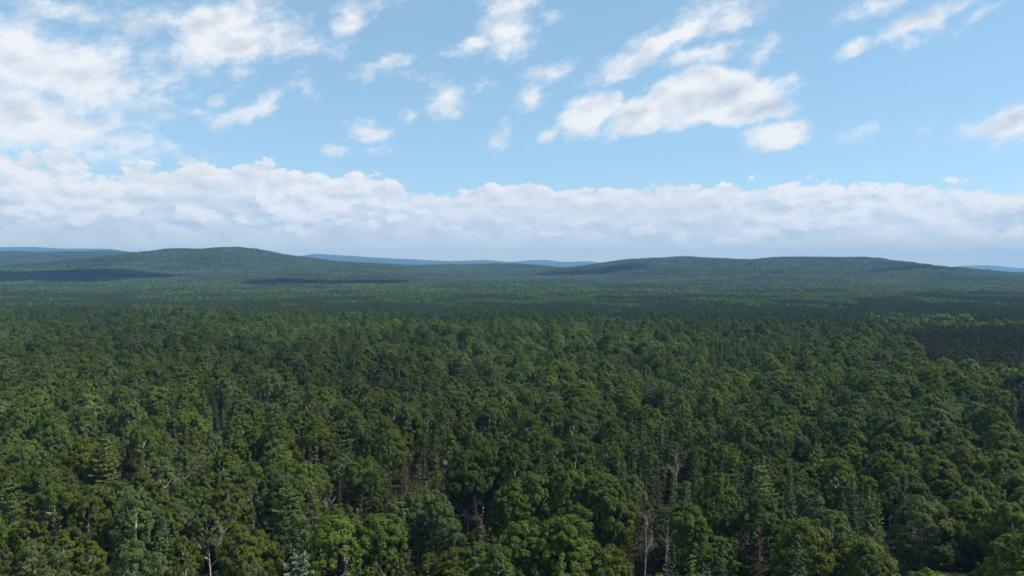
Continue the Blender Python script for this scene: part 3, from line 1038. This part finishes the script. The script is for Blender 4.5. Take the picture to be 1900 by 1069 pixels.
for i in np.nonzero(single)[0]:
    t = trees[i]
    p = PROTO[t['kind']][t['v']]
    root = bpy.data.objects.new(t['kind'], None)
    root.empty_display_size = 0.5
    COL.objects.link(root)
    root.location = (t['x'], t['y'], t['z'])
    lean = math.radians(6.0 if t['kind'] in ('dead_spruce', 'bare_snag') else 2.5)
    root.rotation_euler = (R2.gauss(0, 0.5) * lean, R2.gauss(0, 0.5) * lean, t['rot'])
    root.scale = (t['s'] * t['w'], t['s'] * t['w'], t['s'])
    root['label'] = t['label']
    root['category'] = 'tree'
    root['group'] = GROUPN[t['kind']]
    c = [float(q) for q in tint_of(t)]
    for part, me in [('trunk', p['trunk'])] + ([('branch', q_) for q_ in p['limbs']] if p['limbs'] else [('crown', p['crown'])]):
        o = link(part, me, root)
        o['tint'] = c


# ------------------------------------------------------------------ the rest of the forest, as masses
def proto_collection(name, meshes):
    c = bpy.data.collections.new(name)
    for i, me in enumerate(meshes):
        c.objects.link(bpy.data.objects.new(f'{name}_{i:03d}', me))
    return c


def forest(name, label, pts_, idx, rot, scl, tints, coll, category='forest'):
    me = bpy.data.meshes.new(name)
    pts_ = np.asarray(pts_, np.float32)
    me.vertices.add(len(pts_))
    me.vertices.foreach_set('co', pts_.ravel())
    for nm, typ, data, field in (('pick', 'INT', np.asarray(idx, np.int32), 'value'), ('turn', 'FLOAT', np.asarray(rot, np.float32), 'value'), ('grow', 'FLOAT_VECTOR', (np.asarray(scl, np.float32) if np.ndim(scl) == 2 else np.repeat(np.asarray(scl, np.float32)[:, None], 3, 1)).ravel(), 'vector'),
                                 ('tint', 'FLOAT_VECTOR', np.asarray(tints, np.float32).ravel(), 'vector')):
        a = me.attributes.new(nm, typ, 'POINT')
        a.data.foreach_set(field, data)
    o = link(name, me, kind='stuff', label=label, category=category)
    g = bpy.data.node_groups.new(name, 'GeometryNodeTree')
    g.interface.new_socket('Geometry', in_out='INPUT', socket_type='NodeSocketGeometry')
    g.interface.new_socket('Geometry', in_out='OUTPUT', socket_type='NodeSocketGeometry')
    gi, go = g.nodes.new('NodeGroupInput'), g.nodes.new('NodeGroupOutput')
    ci = g.nodes.new('GeometryNodeCollectionInfo')
    ci.inputs['Collection'].default_value = coll
    ci.inputs['Separate Children'].default_value = True
    ci.inputs['Reset Children'].default_value = True
    ip = g.nodes.new('GeometryNodeInstanceOnPoints')
    ip.inputs['Pick Instance'].default_value = True

    def att(nm, typ):
        n = g.nodes.new('GeometryNodeInputNamedAttribute')
        n.data_type = typ
        n.inputs['Name'].default_value = nm
        return n.outputs['Attribute']
    cx = g.nodes.new('ShaderNodeCombineXYZ')
    g.links.new(att('turn', 'FLOAT'), cx.inputs[2])
    g.links.new(gi.outputs[0], ip.inputs['Points'])
    g.links.new(ci.outputs[0], ip.inputs['Instance'])
    g.links.new(att('pick', 'INT'), ip.inputs['Instance Index'])
    g.links.new(cx.outputs[0], ip.inputs['Rotation'])
    g.links.new(att('grow', 'FLOAT_VECTOR'), ip.inputs['Scale'])
    g.links.new(ip.outputs[0], go.inputs[0])
    md = o.modifiers.new('trees', 'NODES')
    md.node_group = g
    return o


allmesh, off = [], {}
for kd in KINDS:
    off[kd] = len(allmesh)
    allmesh += [p['both'] for p in PROTO[kd]]
COLL_TREE = proto_collection('tree_kinds', allmesh)
rest = [i for i in range(N) if not single[i]]
forest('mixed_forest', 'mixed broadleaf forest with scattered spruces stretching back from the single near trees',
       [(trees[i]['x'], trees[i]['y'], trees[i]['z']) for i in rest],
       [off[trees[i]['kind']] + trees[i]['v'] for i in rest],
       [trees[i]['rot'] for i in rest], [(trees[i]['s'] * trees[i]['w'], trees[i]['s'] * trees[i]['w'], trees[i]['s']) for i in rest],
       [tint_of(trees[i]) for i in rest], COLL_TREE)


# ---- small patches of simple trees for the belt and the hills
def simple_conifer(r, x, y, H, R_):
    v, nb = [], 7
    for L in range(7):
        t = L / 7.0
        z1, z0 = H * (0.25 + 0.75 * (t + 0.24)), H * (0.18 + 0.75 * t)
        rr = R_ * (1 - t) ** 0.9 + 0.15
        a0 = r.random() * 6.28
        for b in range(nb - L // 2):
            a, w = a0 + 6.283 * b / (nb - L // 2), 0.5
            rb = rr * (0.7 + 0.5 * r.random())
            p0 = (x, y, min(z1, H))
            pl = (x + rb * .75 * math.cos(a - w), y + rb * .75 * math.sin(a - w), z0 + 0.2)
            pc = (x + rb * math.cos(a), y + rb * math.sin(a), z0 - 0.2)
            pr = (x + rb * .75 * math.cos(a + w), y + rb * .75 * math.sin(a + w), z0 + 0.2)
            v += [p0, pl, pc, pr]
    return np.array(v)


def simple_broad(r, x, y, H, Wd):
    n = 70
    d = norm(r.normal(size=(n, 3)))
    d[:, 2] = np.abs(d[:, 2]) * 1.0 - 0.25
    pos = np.array([x, y, H * 0.62]) + d * np.array([Wd / 2, Wd / 2, H * 0.38]) * (0.78 + 0.3 * r.random((n, 1)))
    nn = norm(d + r.normal(size=(n, 3)) * 0.35 + np.array([0, 0, 0.2]))
    return cards(r, pos, nn, Wd * (0.13 + 0.07 * r.random(n)), 0.75)


def patch(seed, size, conifer, H, spacing):
    r = np.random.default_rng(seed)
    V, VA = [], []
    n = int(size / spacing)
    for i in range(n):
        for j in range(n):
            x, y = ((i + r.random()) / n - .5) * size, ((j + r.random()) / n - .5) * size
            h = H * r.uniform(0.7, 1.2)
            con = r.random() < conifer
            q = simple_conifer(r, x, y, h, r.uniform(1.3, 1.9)) if con else simple_broad(r, x, y, h * 0.95, spacing * r.uniform(1.15, 1.7))
            V.append(q)
            b = r.normal(0.30 if con and conifer < 0.6 else 0.5, 0.22)
            VA.append(np.clip(b + r.normal(0, 0.1, len(q) // 4), 0, 1))
    return np.concatenate(V), np.concatenate(VA)


PATCH = []
for s in range(6):
    v, a = patch(800 + s, 16.0, 0.94, 12.0, 3.0)
    PATCH.append(mesh_np('conifer_patch', v, leaf_quads(v), [M_NEEDLE], attr=a))
for s in range(6):
    v, a = patch(820 + s, 24.0, 0.2, 13.0, 5.4)
    PATCH.append(mesh_np('mixed_patch', v, leaf_quads(v), [M_LEAF], attr=a))
COLL_PATCH = proto_collection('forest_patches', PATCH)


def scatter(y0, y1, step, half=1.02):
    ys_ = np.arange(y0, y1, step)
    P_ = []
    for y in ys_:
        w = half * y + 60
        xs_ = np.arange(-w, w, step)
        P_.append(np.stack([xs_ + rng.uniform(-.3, .3, len(xs_)) * step, y + rng.uniform(-.3, .3, len(xs_)) * step], 1))
    return np.concatenate(P_)


pp = scatter(400, 1500, 12.0)
ed = edge_dist(pp[:, 0] / pp[:, 1]) + (fbm(pp[:, 0], pp[:, 1], 60, 3) - 0.5) * 190
sel = pp[:, 1] > ed + 4
pp = pp[sel]
cmix = fbm(pp[:, 0], pp[:, 1], 85, 3)
# mostly plantation conifers, broadleaf strips toward the far side
con = cmix + 0.17 * (1 - sstep(850, 1400, pp[:, 1])) > 0.50
pick = np.where(con, rng.integers(0, 6, len(pp)), rng.integers(6, 12, len(pp)))
tn = np.where(con[:, None], np.array([0.036, 0.060, 0.020]), np.array([0.072, 0.110, 0.022])) * rng.uniform(0.8, 1.2, (len(pp), 1)) * (0.8 + 0.5 * fbm(pp[:, 0], pp[:, 1], 90, 3))[:, None]
forest('conifer_forest', 'dark belt of dense conifers beyond the broadleaf forest',
       np.column_stack([pp, height(pp[:, 0], pp[:, 1]) - 0.3]), pick, rng.uniform(0, 6.28, len(pp)), rng.uniform(0.9, 1.15, len(pp)), tn, COLL_PATCH)

# hillsides
pp = np.concatenate([scatter(1500, 2600, 18.0), scatter(2600, 5700, 21.0)])
fx_, fy_ = hit_terrain(950, 492.6, 6.0)
in_field = (np.abs(pp[:, 0] - fx_) < 190) & (np.abs(pp[:, 1] - fy_) < 95 + 30 * np.sin(pp[:, 0] / 60.0))
pp = pp[~in_field]
cm = fbm(pp[:, 0], pp[:, 1], 210, 4)
con = cm > 0.645
stand = np.zeros(len(pp), bool)          # spruce stands on the slopes, their dark tint also deepening the cloud-shadow bands
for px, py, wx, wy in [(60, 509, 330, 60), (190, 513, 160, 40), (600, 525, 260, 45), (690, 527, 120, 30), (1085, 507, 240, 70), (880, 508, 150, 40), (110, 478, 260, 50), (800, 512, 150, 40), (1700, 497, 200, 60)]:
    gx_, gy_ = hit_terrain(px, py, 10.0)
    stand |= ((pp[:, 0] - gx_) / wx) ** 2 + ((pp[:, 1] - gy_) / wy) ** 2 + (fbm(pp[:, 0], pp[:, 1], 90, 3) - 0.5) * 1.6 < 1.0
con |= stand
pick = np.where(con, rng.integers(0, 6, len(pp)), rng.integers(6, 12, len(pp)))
big = 0.5 + 1.0 * fbm(pp[:, 0], pp[:, 1], 160, 5)
tn = np.where(con[:, None], np.array([0.058, 0.094, 0.034]), np.array([0.085, 0.132, 0.040])) * rng.uniform(0.85, 1.15, (len(pp), 1)) * np.where(stand, 0.55, big)[:, None]  # stands tinted down further, cloud shade put into the colour
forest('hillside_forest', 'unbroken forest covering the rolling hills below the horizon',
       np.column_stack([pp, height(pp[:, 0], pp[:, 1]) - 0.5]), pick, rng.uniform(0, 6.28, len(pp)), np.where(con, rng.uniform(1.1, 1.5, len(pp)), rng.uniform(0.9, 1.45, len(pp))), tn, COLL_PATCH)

# a pale mown field high on the middle ridge
def field_material():
    m, n, o = new_mat('mown_field')
    geo = n.add('ShaderNodeNewGeometry').outputs['Position']
    f = n.mapr(n.noise(geo, 0.03, 4.0, 0.6, dims='3D'), 0.4, 0.6)
    p = n.add('ShaderNodeBsdfPrincipled')
    n.link(n.mix(f, (0.09, 0.115, 0.05, 1), (0.15, 0.155, 0.085, 1)), p.inputs['Base Color'])
    p.inputs['Roughness'].default_value = 0.9
    n.link(p.outputs[0], o.inputs['Surface'])
    return m


link('field', grid_mesh('field', np.linspace(fx_ - 185, fx_ + 185, 40), np.linspace(fy_ - 85, fy_ + 85, 30), lambda x, y: height(x, y) + 1.2, field_material()), kind='structure')

# ------------------------------------------------------------------ clouds overhead, above the frame, that shade parts of the valley
def volume_material(name, density, color, aniso=0.0):
    m, n, o = new_mat(name)
    v = n.add('ShaderNodeVolumePrincipled')
    v.inputs['Color'].default_value = (*color, 1)
    v.inputs['Density'].default_value = density
    v.inputs['Anisotropy'].default_value = aniso
    n.link(v.outputs[0], o.inputs['Volume'])
    return m


M_CLOUD = volume_material('cloud_vapour', 0.07, (0.97, 0.98, 1.0), 0.3)


def ico(sub):
    import bmesh
    bm = bmesh.new()
    bmesh.ops.create_icosphere(bm, subdivisions=sub, radius=1.0)
    v = np.array([p.co[:] for p in bm.verts])
    f = np.array([[q.index for q in fc_.verts] for fc_ in bm.faces])
    bm.free()
    return v, f


ICO_V, ICO_F = ico(4)
ALT = 1500.0
for (px, py, wx, wy, seed) in [(80, 510, 390, 150, 1), (610, 526, 240, 110, 2), (1090, 506, 270, 120, 3)]:
    gx_, gy_ = hit_terrain(px, py, 10.0)
    gz_ = float(height(gx_, gy_))
    kk = (ALT - gz_) / sun_dir[2]
    cx_, cy_ = gx_ + sun_dir[0] * kk, gy_ + sun_dir[1] * kk
    r = np.random.default_rng(seed)
    ph = r.random(12) * 6.28
    V = ICO_V.copy()
    bump = 1 + 0.16 * np.sin(5 * V[:, 0] + ph[0]) * np.sin(4 * V[:, 1] + ph[1]) + 0.10 * np.sin(11 * V[:, 0] + ph[2]) * np.sin(9 * V[:, 2] + ph[3]) + 0.06 * np.sin(19 * V[:, 1] + ph[4]) * np.sin(17 * V[:, 0] + ph[5])
    V = V * bump[:, None] * np.array([wx, wy * 1.6, 90.0])
    V[:, 2] = np.where(V[:, 2] < 0, V[:, 2] * 0.35, V[:, 2])
    o = link('cloud', mesh_np('cloud', V, ICO_F, [M_CLOUD], smooth=True), kind='stuff', label='fair-weather cloud overhead that shades part of the valley')
    o.location = (cx_, cy_, ALT)

# ------------------------------------------------------------------ haze
M_HAZE = volume_material('thin_haze', 7.4e-5, (0.27, 0.56, 1.0), 0.0)
bx = 17000.0
z0, z1 = -420.0, 400.0
v = [(-bx, -3500, z0), (bx, -3500, z0), (bx, 17000, z0), (-bx, 17000, z0), (-bx, -3500, z1), (bx, -3500, z1), (bx, 17000, z1), (-bx, 17000, z1)]
q = [(0, 3, 2, 1), (4, 5, 6, 7), (0, 1, 5, 4), (1, 2, 6, 5), (2, 3, 7, 6), (3, 0, 4, 7)]
link('haze', mesh_np('haze', v, q, [M_HAZE]), kind='stuff', label='thin blue summer haze filling the valley')
print('trees', N, 'single', int(single.sum()), {kd: int(sum(1 for i in range(N) if single[i] and trees[i]['kind'] == kd)) for kd in KINDS})
